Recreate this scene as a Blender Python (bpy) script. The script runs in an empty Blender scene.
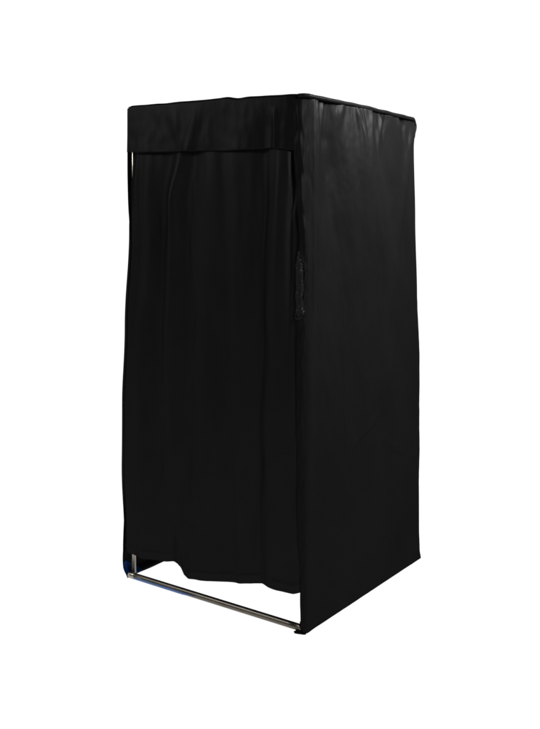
import bpy, bmesh, math, random
from mathutils import Vector, noise

random.seed(4)
scene = bpy.context.scene
COL = scene.collection
R = math.radians

# ------------------------------------------------------------------ helpers
def tag(o, label=None, cat=None, group=None, kind=None):
    if label: o['label'] = label
    if cat: o['category'] = cat
    if group: o['group'] = group
    if kind: o['kind'] = kind
    return o

def link(name, bm, mat, parent=None, smooth=True, mats=None):
    me = bpy.data.meshes.new(name)
    bmesh.ops.recalc_face_normals(bm, faces=bm.faces)
    bm.to_mesh(me); bm.free()
    for m in (mats or [mat]): me.materials.append(m)
    if smooth:
        for p in me.polygons: p.use_smooth = True
    o = bpy.data.objects.new(name, me)
    COL.objects.link(o)
    if parent: o.parent = parent
    return o

def lerp(pts, v):
    if v <= pts[0][0]: return pts[0][1]
    for (a, b), (c, d) in zip(pts, pts[1:]):
        if v <= c: return b + (d - b) * (v - a) / (c - a)
    return pts[-1][1]

def slerp(pts, v):                       # the same with eased steps
    if v <= pts[0][0]: return pts[0][1]
    for (a, b), (c, d) in zip(pts, pts[1:]):
        if v <= c:
            k = (v - a) / (c - a); k = k * k * (3 - 2 * k)
            return b + (d - b) * k
    return pts[-1][1]

def g(v, c, w): return math.exp(-((v - c) / w) ** 2)
def sst(a, b, v):
    k = max(0.0, min(1.0, (v - a) / (b - a))); return k * k * (3 - 2 * k)
def nz(x, y, z=0.0): return noise.noise(Vector((x, y, z)))

def cloth(name, fn, nu, nv, mat, parent, thick=0.0016):
    """a sheet of fabric: fn(u, v) -> point; given real thickness"""
    bm = bmesh.new()
    vs = [[bm.verts.new(fn(i / nu, j / nv)) for i in range(nu + 1)] for j in range(nv + 1)]
    for j in range(nv):
        for i in range(nu):
            bm.faces.new((vs[j][i], vs[j][i + 1], vs[j + 1][i + 1], vs[j + 1][i]))
    o = link(name, bm, mat, parent)
    md = o.modifiers.new('thickness', 'SOLIDIFY'); md.thickness = thick; md.offset = 0
    return o

def add_tube(bm, pts, r, seg=20, cap=True):
    pts = [Vector(p) for p in pts]; rings = []
    for i, p in enumerate(pts):
        t = (pts[min(i + 1, len(pts) - 1)] - pts[max(i - 1, 0)]).normalized()
        up = Vector((0, 0, 1)) if abs(t.z) < .9 else Vector((0, 1, 0))
        a = t.cross(up).normalized(); b = t.cross(a).normalized()
        rr = r(i / (len(pts) - 1)) if callable(r) else r
        rings.append([bm.verts.new(p + (a * math.cos(k * 2 * math.pi / seg) + b * math.sin(k * 2 * math.pi / seg)) * rr) for k in range(seg)])
    for q, w in zip(rings, rings[1:]):
        for k in range(seg):
            bm.faces.new((q[k], q[(k + 1) % seg], w[(k + 1) % seg], w[k]))
    if cap:
        bm.faces.new(rings[0]); bm.faces.new(rings[-1])

# ------------------------------------------------------------------ materials
def nodes(name):
    m = bpy.data.materials.new(name); m.use_nodes = True
    nt = m.node_tree; b = nt.nodes['Principled BSDF']
    return m, nt, b

def fabric(name, col, rough=.5, spec=.22, crinkle=.35, sheen=0.0):
    m, nt, b = nodes(name)
    N = nt.nodes; L = nt.links
    tc = N.new('ShaderNodeTexCoord')
    # colour: tiny unevenness of the dye
    n0 = N.new('ShaderNodeTexNoise'); n0.inputs['Scale'].default_value = 3.0; n0.inputs['Detail'].default_value = 4
    L.new(tc.outputs['Object'], n0.inputs['Vector'])
    cr = N.new('ShaderNodeValToRGB')
    cr.color_ramp.elements[0].position = .3; cr.color_ramp.elements[1].position = .75
    cr.color_ramp.elements[0].color = (*[c * .85 for c in col], 1)
    cr.color_ramp.elements[1].color = (*[c * 1.2 for c in col], 1)
    L.new(n0.outputs['Fac'], cr.inputs['Fac'])
    # roughness
    mr = N.new('ShaderNodeMapRange'); mr.inputs['To Min'].default_value = rough - .07; mr.inputs['To Max'].default_value = rough + .08
    n1 = N.new('ShaderNodeTexNoise'); n1.inputs['Scale'].default_value = 9; n1.inputs['Detail'].default_value = 5
    L.new(tc.outputs['Object'], n1.inputs['Vector']); L.new(n1.outputs['Fac'], mr.inputs['Value'])
    # crinkle (tall soft creases) + weave
    mp = N.new('ShaderNodeMapping'); mp.inputs['Scale'].default_value = (1, 1, .28)
    L.new(tc.outputs['Object'], mp.inputs['Vector'])
    n2 = N.new('ShaderNodeTexNoise'); n2.inputs['Scale'].default_value = 16; n2.inputs['Detail'].default_value = 6; n2.inputs['Roughness'].default_value = .6; n2.inputs['Distortion'].default_value = .6
    L.new(mp.outputs['Vector'], n2.inputs['Vector'])
    b1 = N.new('ShaderNodeBump'); b1.inputs['Strength'].default_value = crinkle; b1.inputs['Distance'].default_value = .006
    L.new(n2.outputs['Fac'], b1.inputs['Height'])
    n3 = N.new('ShaderNodeTexNoise'); n3.inputs['Scale'].default_value = 900; n3.inputs['Detail'].default_value = 1
    L.new(tc.outputs['Object'], n3.inputs['Vector'])
    b2 = N.new('ShaderNodeBump'); b2.inputs['Strength'].default_value = .25; b2.inputs['Distance'].default_value = .0006
    L.new(n3.outputs['Fac'], b2.inputs['Height']); L.new(b1.outputs['Normal'], b2.inputs['Normal'])
    # woven polyester: dark diffuse body plus a weak broad satin gloss
    df = N.new('ShaderNodeBsdfDiffuse'); gl = N.new('ShaderNodeBsdfAnisotropic'); ad = N.new('ShaderNodeAddShader')
    L.new(cr.outputs['Color'], df.inputs['Color']); gl.inputs['Color'].default_value = (spec, spec, spec * 1.02, 1)
    L.new(mr.outputs['Result'], gl.inputs['Roughness'])
    L.new(b2.outputs['Normal'], df.inputs['Normal']); L.new(b2.outputs['Normal'], gl.inputs['Normal'])
    L.new(df.outputs[0], ad.inputs[0]); L.new(gl.outputs[0], ad.inputs[1])
    L.new(ad.outputs[0], nt.nodes['Material Output'].inputs['Surface']); N.remove(b)
    return m

def metal(name, col, rough, metallic=1.0):
    m, nt, b = nodes(name); N = nt.nodes; L = nt.links
    tc = N.new('ShaderNodeTexCoord')
    n0 = N.new('ShaderNodeTexNoise'); n0.inputs['Scale'].default_value = 14; n0.inputs['Detail'].default_value = 6
    L.new(tc.outputs['Object'], n0.inputs['Vector'])
    cr = N.new('ShaderNodeValToRGB'); cr.color_ramp.elements[0].position = .35; cr.color_ramp.elements[1].position = .7
    cr.color_ramp.elements[0].color = (*[c * .75 for c in col], 1); cr.color_ramp.elements[1].color = (*col, 1)
    L.new(n0.outputs['Fac'], cr.inputs['Fac']); L.new(cr.outputs['Color'], b.inputs['Base Color'])
    mr = N.new('ShaderNodeMapRange'); mr.inputs['To Min'].default_value = rough * .7; mr.inputs['To Max'].default_value = rough * 1.4
    L.new(n0.outputs['Fac'], mr.inputs['Value']); L.new(mr.outputs['Result'], b.inputs['Roughness'])
    b.inputs['Metallic'].default_value = metallic
    return m

BLACK = fabric('black_fabric', (.0028, .0028, .0029), rough=.43, spec=.0042)
CURT = fabric('black_curtain_fabric', (.0034, .0034, .0035), rough=.44, spec=.0056, crinkle=.25)
STRAP = fabric('black_strap_fabric', (.004, .004, .004), rough=.4, spec=.009, crinkle=.6)
BLUE_SPILL = fabric('navy_spill', (.003, .019, .08), rough=.5, spec=.004)
STEEL = metal('dull_steel', (.14, .125, .105), .34)
POST = metal('bright_steel', (.40, .37, .32), .3)
BLUE_REFL = metal('blue_reflection', (.05, .11, .28), .35, .6)
RUBBER = fabric('black_rubber', (.006, .006, .006), rough=.6, spec=.01)

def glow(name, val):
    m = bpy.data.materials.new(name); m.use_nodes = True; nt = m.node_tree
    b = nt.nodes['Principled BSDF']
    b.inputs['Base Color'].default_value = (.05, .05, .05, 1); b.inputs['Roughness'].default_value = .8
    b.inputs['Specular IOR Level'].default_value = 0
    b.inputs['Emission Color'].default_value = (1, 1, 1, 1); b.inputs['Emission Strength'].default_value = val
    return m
LIT = glow('glowing_white', 1.0)

# ------------------------------------------------------------------ setting: white floor and backdrop, glow added to keep shadows out
bm = bmesh.new()
bmesh.ops.create_circle(bm, cap_ends=True, radius=7.0, segments=96)
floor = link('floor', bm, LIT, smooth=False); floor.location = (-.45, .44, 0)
tag(floor, 'seamless pure white floor with added glow under the black booth', kind='structure')
bm = bmesh.new()
cx, cy, rad = -.45, .44, 6.8
prof = [(rad - 1.0, .004), (rad - .8, .03), (rad - .5, .13), (rad - .25, .33), (rad - .08, .7), (rad, 1.2), (rad, 3.5), (rad, 7.0)]
a0, a1, n = R(125.9 - 90), R(125.9 + 90), 90
rows = []
for r_, z_ in prof:
    rows.append([bm.verts.new((cx + r_ * math.cos(a0 + (a1 - a0) * i / n), cy + r_ * math.sin(a0 + (a1 - a0) * i / n), z_)) for i in range(n + 1)])
for p, q in zip(rows, rows[1:]):
    for i in range(n): bm.faces.new((p[i], p[i + 1], q[i + 1], q[i]))
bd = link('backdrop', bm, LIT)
tag(bd, 'seamless pure white backdrop with added glow curving up behind the booth', kind='structure')

# ------------------------------------------------------------------ the booth
W, D, H = .8924, .870, 2.0
booth = bpy.data.objects.new('changing_booth', None); COL.objects.link(booth)
booth.location = (0, 0, 0)
tag(booth, 'tall black fabric portable changing booth with a front curtain and steel tube frame', 'changing booth')

def flareL(z): return slerp([(0, .0), (.04, .018), (.10, .028), (.4, .034), (.75, .032), (1.06, .016), (1.45, -.006), (1.75, .002), (2.0, .002)], z)
def flareB(z): return slerp([(0, .066), (.05, .056), (.14, .050), (.27, .046), (.95, .044), (1.2, .030), (1.55, .012), (1.87, -.002), (1.93, .006), (1.965, .014), (2.0, 0)], z)
def topz(x, y): return -.008 * max(0, 1 + x / .35) * max(0, 1 - y / .4) -.0165 * x / .9 * 1.0 - .012 * y / .87      # roof line: A high, C low
def warp(x, y, z):
    k = max(0.0, min(1.0, -x / .9)); q = max(0.0, min(1.0, y / .86))
    return Vector((x - flareL(z) * k ** 3, y + flareB(z) * q ** 2.5, z + topz(x, y) * z / 2))

X0, X1, Y0, Y1, RC = -.913, .006, -.010, .865, .050
def outline(a):
    """right side: a<0 on the front flange, 0 at the front corner, going back"""
    # arc centre at (X1-RC, Y0+RC)
    arc = RC * math.pi / 2
    if a < 0: return (X1 - RC + a, Y0), (0, -1)
    if a < arc:
        t = a / RC
        return (X1 - RC + RC * math.sin(t), Y0 + RC - RC * math.cos(t)), (math.sin(t), -math.cos(t))
    return (X1, Y0 + RC + a - arc), (1, 0)
ARC = RC * math.pi / 2
LR = ARC + (Y1 - Y0 - RC)

# --- right side panel with gathered top
gathers = [(.060, .012, .8), (.118, .015, 1.3), (.150, .010, .5), (.245, .018, .9), (.345, .013, 1.3), (.385, .009, .6), (.455, .017, 1.2), (.540, .011, .7), (.575, .014, .9), (.700, .020, 1.2), (.775, .010, .6)]
def side_disp(y, z):
    d = 0.0
    t = max(0, 2.0 - z)
    for (c, w, k) in gathers:
        drift = c + t * .55 * nz(c * 23, 1.7) + .010 * nz(c * 9, z * 4)
        ww = w * (1 + 4.0 * t)
        d += (.0115 * k * g(y, drift, ww) - .0050 * k * g(y, drift + ww * 1.7, ww * .8)) * math.exp(-t / (.07 + .34 * abs(nz(c * 31, 3.3)))) * (.45 + .55 * sst(.01, .05, t)) 
    d -= .004 * math.exp(-t / .10)
    # folds beside the front corner running down most of the height
    d += .006 * g(y, .038 + .006 * nz(z * 2, 1), .010) * sst(.9, 1.5, z)
    d += .004 * g(y, .075 + .01 * nz(z * 2, 5), .012) * sst(1.1, 1.7, z)
    # broad billow, pushed out in the upper middle, hanging flat below
    d += .034 * g(y, .36 + .10 * (2 - z), .13) * g(z, 1.62, .34)
    d -= .022 * g(y, .17, .08) * g(z, 1.72, .20)
    d += .020 * g(y, .58 + .06 * nz(z * 2, 8), .07) * g(z, 1.45, .42)
    d += .012 * nz(y * 7 + .8 * z, z * 1.6, 13) * sst(.9, 1.5, z)
    # diagonal pull from the back top corner
    xc = .845 - .28 * (1.93 - z)
    d += .010 * g(y, xc, .035) * sst(1.35, 1.6, z) * sst(2.0, 1.9, z)
    d -= .012 * sst(xc, xc + .05, y) * sst(1.0, 1.6, z) * (1 - sst(1.9, 1.98, z))
    # dimple
    d -= .005 * g(y, .135, .03) * g(z, 1.845, .03)
    # gentle waves over the lower part, a few soft puckers low down
    d += .006 * nz(y * 3.1, z * .9, 2.0) * sst(0, .3, z)
    d += .0060 * nz(y * 8 + z * .7, z * 3.5, 7.0) + .0022 * nz(y * 20, z * 9 + y * 4, 3.0) + .0008 * nz(y * 55, z * 30, 3.0)
    d += .0045 * g(z - .42 * y, .50, .015) * g(y, .42, .12) + .003 * g(z + .6 * y, .95, .018) * g(y, .65, .09)
    d *= sst(0, .05, z) * .85 + .15
    k = sst(.74, .82, y)
    return d * (1 - k) + max(d, -.001) * k
def side_fn(u, v):
    # denser near the front corner
    a = -.012 + (LR + .012) * u
    z = .004 + (H - .012 - .004) * v
    if u > .999: pass
    (x, y), (nx, ny) = outline(a)
    k = sst(ARC * .6, ARC + .03, a)
    d = side_disp(y, z) * k
    # front flange edge wavers, leaning out at mid height
    if a < ARC:
        fl = slerp([(0, -.044), (.16, -.041), (.5, -.028), (.86, -.022), (1.2, -.028), (1.45, -.040), (1.62, -.026), (1.8, -.012), (2, -.012)], z)
        x -= fl * (1 - sst(-.012, ARC, a)) * .9
        y -= (.005 * nz(z * 38, a * 70, 8) + .002 * nz(z * 90, a * 120, 1)) * sst(1.10, 1.2, z) * sst(1.50, 1.38, z) + .0035 * nz(z * 7, a * 40) + .003 * nz(z * 19, a * 60, 3) + .003 * g(a, -.008 + .006 * nz(z * 4, 9), .007) * sst(.8, 1.3, z)
    return warp(x + nx * d, y + ny * d, z)
side = cloth('side_panel', side_fn, 330, 260, BLACK, booth)
side['label'] = 'right black side panel with a gathered top edge'

# small rucked flap of hem turned out at the foot of the front corner
bm = bmesh.new()
flap = []
for j in range(13):
    t = j / 12
    x = -.030 + .036 * t; wd = .016 * min(1, .35 + t * 3) * (1 - t) ** .7
    flap.append([bm.verts.new((x - .0035 * k * (1 - t), .004 - (wd * 1.1 + .014) * k / 4, .003 + .016 * (1 - k / 4) ** 1.6 + .0015 * nz(j * .7, k))) for k in range(5)])
for p, q in zip(flap, flap[1:]):
    for k in range(4): bm.faces.new((p[k], p[k + 1], q[k + 1], q[k]))
fo = link('hem_flap', bm, BLACK, side); fo.modifiers.new('thickness', 'SOLIDIFY').thickness = .003

# --- left side panel
def left_fn(u, v):
    z = .002 + (H - .01) * v
    y = -.012 + (Y1 - .004 + .012) * u
    x = X0 + .008 * (1 - sst(0, .02, u)) + .010 * (1 - sst(0, .12, u)) * sst(.12, .3, z) * sst(1.6, 1.4, z)
    x += -.008 * nz(y * 4, z * 1.3, 11) * sst(0, .08, u) - .003 * nz(y * 11, z * 3, 1) * sst(0, .08, u)
    x -= .010 * g(z, .05, .035) * g(y, .0, .06)
    return warp(x, y, z)
lp = cloth('side_panel', left_fn, 120, 160, BLACK, booth)
lp['label'] = 'left black side panel, seen only at its lower front edge'
def spill_fn(u, v):  # blue light spilling up from the ground, painted as a thin inner sheet
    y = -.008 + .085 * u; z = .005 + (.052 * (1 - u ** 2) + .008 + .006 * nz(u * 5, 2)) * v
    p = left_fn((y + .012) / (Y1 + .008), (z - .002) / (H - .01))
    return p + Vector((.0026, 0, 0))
cloth('colour_spill', spill_fn, 24, 10, BLUE_SPILL, lp, .001)

# --- back panel
def back_fn(u, v):
    z = .004 + (H - .014) * v
    x = X0 + .006 + (X1 - .002 - X0 - .006) * u
    y = Y1 + (.010 * nz(x * 4, z * 1.2, 21) + .004 * nz(x * 12, z * 3, 4)) * math.sin(math.pi * u) ** .5
    return warp(x, y, z)
cloth('back_panel', back_fn, 120, 120, BLACK, booth)

# --- roof cover and the rolled seam round it
def roof_fn(u, v):
    x = X0 + .018 + (X1 - X0 - .026) * u; y = -.019 + (Y1 + .017) * v
    sag = .035 * math.sin(math.pi * u) ** .8 * math.sin(math.pi * v) ** .8
    z = H - .004 - sag + .004 * nz(x * 6, y * 6) * math.sin(math.pi * u) * math.sin(math.pi * v)
    return warp(x, y, z)
roof = cloth('roof_cover', roof_fn, 80, 80, BLACK, booth)
def seam(pts, r, n=120):
    bm = bmesh.new(); P = []
    for (p, q) in zip(pts, pts[1:]):
        for i in range(n):
            t = i / n; x = p[0] + (q[0] - p[0]) * t; y = p[1] + (q[1] - p[1]) * t; z = p[2] + (q[2] - p[2]) * t
            P.append(warp(x + .0012 * nz(y * 22, 3), y, z + .0018 * nz(x * 9 + y * 14, 7)))
    P.append(warp(*pts[-1]))
    add_tube(bm, P, lambda t: r * (1 + .10 * nz(t * 37, 1) + .08 * nz(t * 90, 5)), 14)
    return bm
link('seam', seam([(-.022, -.015, H - .006), (-.004, -.010, H - .005), (.006, .004, H - .005), (.009, .035, H - .006), (.009, Y1 - .02, H - .006), (.002, Y1 - .0, H - .010), (.001, Y1 + .004, H - .045), (-.002, Y1 - .0, H - .085)], .0085), BLACK, roof)
link('seam', seam([(-.002, Y1 + .001, H - .007), (X0, Y1 + .001, H - .007)], .006, 60), BLACK, roof)
link('seam', seam([(X0 + .004, Y1, H - .007), (X0 + .014, -.004, H - .010)], .006, 60), BLACK, roof)

# --- valance across the top of the front
def val_fn(u, v):
    # v: 0 hem .. 1 top, last bit turns over the top edge
    x = -.896 + (.896 - .012 - .020 * (1 - v)) * u
    hem = slerp([(-.92, 1.806), (-.80, 1.800), (-.5, 1.797), (-.35, 1.793), (-.24, 1.797), (-.15, 1.801), (-.03, 1.793), (0, 1.793)], x) + .0015 * nz(x * 20, 0)
    top = H + .001 + .0022 * nz(x * 11, 8) + .003 * g(x, -.36, .03) - .003 * g(x, -.30, .03) - .010 * g(x, -.90, .012)
    z = hem + (top - hem) * min(1, v / .97)
    y = -.021
    if v > .97: y += .012 * (v - .97) / .03; z -= .001 * (v - .97) / .03
    y += .004 * sst(.93, .97, v)
    t = (top - z) / .2
    d = .004 * t
    d += .010 * t * g(x, -.50 - .06 * t, .030) + .006 * g(x, -.60 - .05 * (1 - t), .03) * g(t, .45, .35)
    d += .007 * g(x, -.125, .012) * sst(.15, .5, t) - .006 * g(x, -.17, .03) * sst(.1, .6, t)
    d += .004 * g(x, -.80, .05) * t + .004 * g(x, -.30, .06) * t - .005 * g(x, -.40, .04) * t
    d += .006 * nz(x * 5 + 2 * z, z * 4, 14) * t + .0035 * nz(x * 8, z * 6, 4) * min(1, t * 3) + .0015 * nz(x * 30, z * 18, 2) * min(1, t * 4)
    # right end wraps onto the corner
    k = sst(.93, 1.0, u)
    return warp(x, y - d * (1 - .8 * k) * (1 - .5 * sst(.05, 0, u)) + .0145 * k, z)
cloth('valance', val_fn, 260, 50, BLACK, booth, .002)

# --- the curtain
HEM = [(-.945, .108), (-.80, .112), (-.70, .118), (-.640, .130), (-.612, .131), (-.590, .122), (-.570, .098), (-.545, .090), (-.45, .099), (-.33, .119), (-.24, .134), (-.192, .144), (-.165, .143), (-.085, .141), (-.045, .142), (0, .154)]
def curt_d(x, z):
    t = max(0, min(1, (1.93 - z) / 1.8))
    s = 0
    x = x + .022 * nz(z * 1.3, x * 2.5, 5) + .008 * nz(z * 3.5, x * 5, 9)
    xr = slerp([(.1, -.625), (1.0, -.645), (1.35, -.648), (1.6, -.632), (1.8, -.598), (1.95, -.585)], z)
    s += .020 * g(x, xr, .030 + .016 * t) * slerp([(0, .25), (.7, .45), (1.2, .9), (1.6, 1), (2, .6)], z)
    s += .008 * g(x, xr - .012, .022) * g(z, 1.58, .10)
    s -= .012 * g(x, xr + .075, .035) * slerp([(0, .5), (2, 1)], z)
    s -= .010 * g(x, xr - .07, .035) * slerp([(0, .3), (2, 1)], z)
    s += .012 * g(x, -.79 + .02 * nz(z, 2), .045)
    s += .010 * g(x, -.86, .02) * sst(1.2, 1.8, z)
    s += .014 * g(x, -.43 - .05 * t, .050 + .03 * t)
    s += .006 * g(x, -.335 + .03 * t, .030) * sst(.9, 1.5, z)
    s -= .020 * g(x, -.205 + .012 * nz(z * 2, 3), .030) * slerp([(0, .4), (.7, .5), (1.3, 1), (2, 1)], z)
    s += .018 * g(x, -.115 - .02 * t, .030 + .02 * t) * (1 - .5 * t)
    s -= .010 * g(x, -.065, .012) * sst(.8, 1.3, z)
    s += .010 * g(x, -.29, .03) * t
    s += .014 * g(x, -.54, .05) * sst(.5, .1, z) - .014 * g(x, -.635, .03) * sst(.45, .1, z)
    s += .010 * nz(x * 4, z * .9, 1) + .005 * nz(x * 11 + z, z * 1.9, 6) + .0022 * nz(x * 26, z * 6, 3)
    return s
def curt_fn(u, v):
    zt = 1.925
    xl = slerp([(.1, -.906), (.4, -.916), (.8, -.916), (1.1, -.917), (1.45, -.913), (1.62, -.905), (1.71, -.886), (1.8, -.874), (1.93, -.872)], zt * v)
    xr = slerp([(.1, -.012), (.5, -.030), (.86, -.038), (1.2, -.033), (1.45, -.024), (1.6, -.040), (1.8, -.050), (1.93, -.05)], zt * v)
    x = xl + (xr - xl) * u
    hem = lerp(HEM, warp(x, 0, .15).x) + .002 * nz(x * 25, 4)
    z = hem + (zt - hem) * v
    y = -.006 - .010 * (1 - v) - curt_d(x, z) * (.55 + .45 * sst(1.9, 1.6, z))
    e = sst(.04, 0, u); y = y * (1 - e * .6) + .002 * e
    e = sst(.965, 1, u); y += .012 * e
    y = min(y, .014)
    if z < .25: y -= .004 * g(z, hem + .03, .004)       # stitched hem line
    return warp(x, y, z)
curt = cloth('curtain', curt_fn, 360, 260, CURT, booth, .0016)

# --- rucked fastening strip on the front corner
def strip_fn(u, v):
    z = 1.168 + .25 * v
    wd = .6 + .4 * sst(1.0, .8, v)
    x = -.034 + .028 * (.5 + (u - .5) * wd) + .003 * nz(z * 26, 2) - .004 * g(z, 1.17, .012)
    y = -.0150 - .003 * math.sin(math.pi * u) + .014 * max(0, (x + .018) / .018) ** 2 + .004 * sst(.85, 1, v)
    amp = .35 + .9 * g(v, .85, .16) + 1.0 * g(v, .08, .10) + .35 * g(v, .35, .05)
    y -= amp * (.0038 * nz(x * 70 + 3, z * 60) + .0018 * nz(x * 140, z * 120, 5)) + .004 * g(v, .03, .025)
    return warp(x, y, z)
st = cloth('fastening_strip', strip_fn, 26, 130, STRAP, booth, .0022)
bm = bmesh.new()
add_tube(bm, [(-.030, -.023, 1.176), (-.026, -.027, 1.166), (-.016, -.029, 1.162), (-.006, -.027, 1.167), (.001, -.022, 1.182), (.002, -.018, 1.195)], .0028, 10)
link('loop', bm, STRAP, st)

# ------------------------------------------------------------------ tube frame
RP, RR = .0098, .0125
PA, PB, PC, PD = (-.893, .012), (-.034, .032), (-.013, .848), (-.893, .848)
def tilt(p, z): return Vector((p[0], p[1], z + topz(*p) * z / 2))
for i, p in enumerate((PA, PB, PC, PD)):
    bm = bmesh.new()
    add_tube(bm, [tilt(p, .006 + (H - .045) * k / 8) for k in range(9)], RP, 24)
    o = link('post', bm, POST, booth)
    if i == 0: o['label'] = 'front left steel post, bare just above the floor'
    # rubber foot
    bm = bmesh.new()
    prof = [(.0, .0005), (.017, .0005), (.019, .003), (.018, .007), (.0125, .010), (.0125, .022), (.0102, .024), (.0, .024)] if i else [(.0, .0005), (.015, .0005), (.016, .002), (.015, .004), (.0108, .005), (.0108, .007), (.0, .007)]
    rings = []
    for r_, z_ in prof[1:-1]:
        rings.append([bm.verts.new((p[0] + r_ * math.cos(k * math.pi / 12), p[1] + r_ * math.sin(k * math.pi / 12), z_)) for k in range(24)])
    for a, b in zip(rings, rings[1:]):
        for k in range(24): bm.faces.new((a[k], a[(k + 1) % 24], b[(k + 1) % 24], b[k]))
    bm.faces.new(rings[0]); bm.faces.new(rings[-1])
    link('foot', bm, RUBBER, o)

def rail(p, q, z, r, mat, sag=0.0, n=14, lab=None):
    bm = bmesh.new()
    a, b = tilt(p, z), tilt(q, z); d = (b - a).normalized()
    a = a - d * .0; b = b + d * .0
    add_tube(bm, [a + (b - a) * (k / n) - Vector((0, 0, sag * math.sin(math.pi * k / n))) for k in range(n + 1)], r, 28)
    o = link('rail', bm, mat, booth)
    if lab: o['label'] = lab
    return o
FA, FB = (-.882, -.001), (-.014, .003)
fr = rail(FA, FB, .0145, RR, STEEL, lab='bare steel rail along the floor under the curtain')
rail((-.026, .044), (-.013, .838), .0145, RR, STEEL)
rail((-.882, .848), (-.024, .848), .0145, RR, STEEL)
for p, q in (((-.883, .012), (-.044, .030)), ((-.023, .848), (-.883, .848)), ((-.893, .022), (-.893, .838)), ((-.026, .042), (-.013, .838))):
    rail(p, q, H - .05, RP, STEEL)
rd = rail((-.885, -.004), (-.02, -.004), H - .08, .006, POST); rd.name = 'curtain_rod'
# painted blue reflection: shell round the lower front of the rail's left end
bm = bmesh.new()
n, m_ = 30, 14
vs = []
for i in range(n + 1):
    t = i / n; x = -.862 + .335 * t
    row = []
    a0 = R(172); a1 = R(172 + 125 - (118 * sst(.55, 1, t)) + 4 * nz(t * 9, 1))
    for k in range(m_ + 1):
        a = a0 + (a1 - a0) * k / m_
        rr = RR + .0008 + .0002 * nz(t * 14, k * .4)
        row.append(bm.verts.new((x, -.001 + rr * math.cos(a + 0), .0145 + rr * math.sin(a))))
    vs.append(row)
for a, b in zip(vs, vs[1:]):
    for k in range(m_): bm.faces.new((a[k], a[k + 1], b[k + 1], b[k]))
fl = link('rail_reflection', bm, BLUE_REFL, fr)
fl['label'] = 'painted blue reflection on the left end of the floor rail'
# corner bracket joining post and rail at the left foot
bm = bmesh.new()
add_tube(bm, [(-.906, -.001, .0145), (-.903, -.001, .0145), (-.872, -.001, .0145), (-.869, -.001, .0145)], lambda t: RR * (1.10 if .1 < t < .9 else .95), 24)
link('corner_joint', bm, POST, booth)

# ------------------------------------------------------------------ lights, world, camera
w = bpy.data.worlds.new('World'); scene.world = w; w.use_nodes = True
w.node_tree.nodes['Background'].inputs[0].default_value = (1, 1, 1, 1)
w.node_tree.nodes['Background'].inputs[1].default_value = .05

def area(name, loc, target, sx, sy, power, col=(1, 1, 1)):
    l = bpy.data.lights.new(name, 'AREA'); l.shape = 'RECTANGLE'; l.size = sx; l.size_y = sy; l.energy = power; l.color = col
    o = bpy.data.objects.new(name, l); COL.objects.link(o); o.location = loc
    o.rotation_euler = (Vector(target) - Vector(loc)).to_track_quat('-Z', 'Y').to_euler()
    return o
area('softbox_key', (1.0, .95, 2.60), (0, .45, 1.8), .5, .5, 130)
area('curtain_fill', (-2.5, -2.0, 2.8), (-.6, 0, 1.7), .6, .6, 34)  # unseen lamp added for the highlights on the curtain
area('corner_fill', (2.9, -1.5, 2.9), (-.1, .0, 1.75), .5, .5, 100)  # unseen lamp added to brighten the front corner

cam = bpy.data.cameras.new('camera'); co = bpy.data.objects.new('camera', cam); COL.objects.link(co)
cam.sensor_fit = 'VERTICAL'; cam.sensor_height = 24; cam.lens = 900.45 / 729 * 24
cam.shift_y = -(364.5 - 227.6) / 729
cam.clip_end = 100
co.location = (1.8414, -2.7728, 1.4997)
co.rotation_euler = (R(90), 0, R(35.872))
scene.camera = co
scene.render.film_transparent = False
vs_ = scene.view_settings
vs_.view_transform = 'Standard'; vs_.look = 'None'; vs_.exposure = 0; vs_.gamma = 1
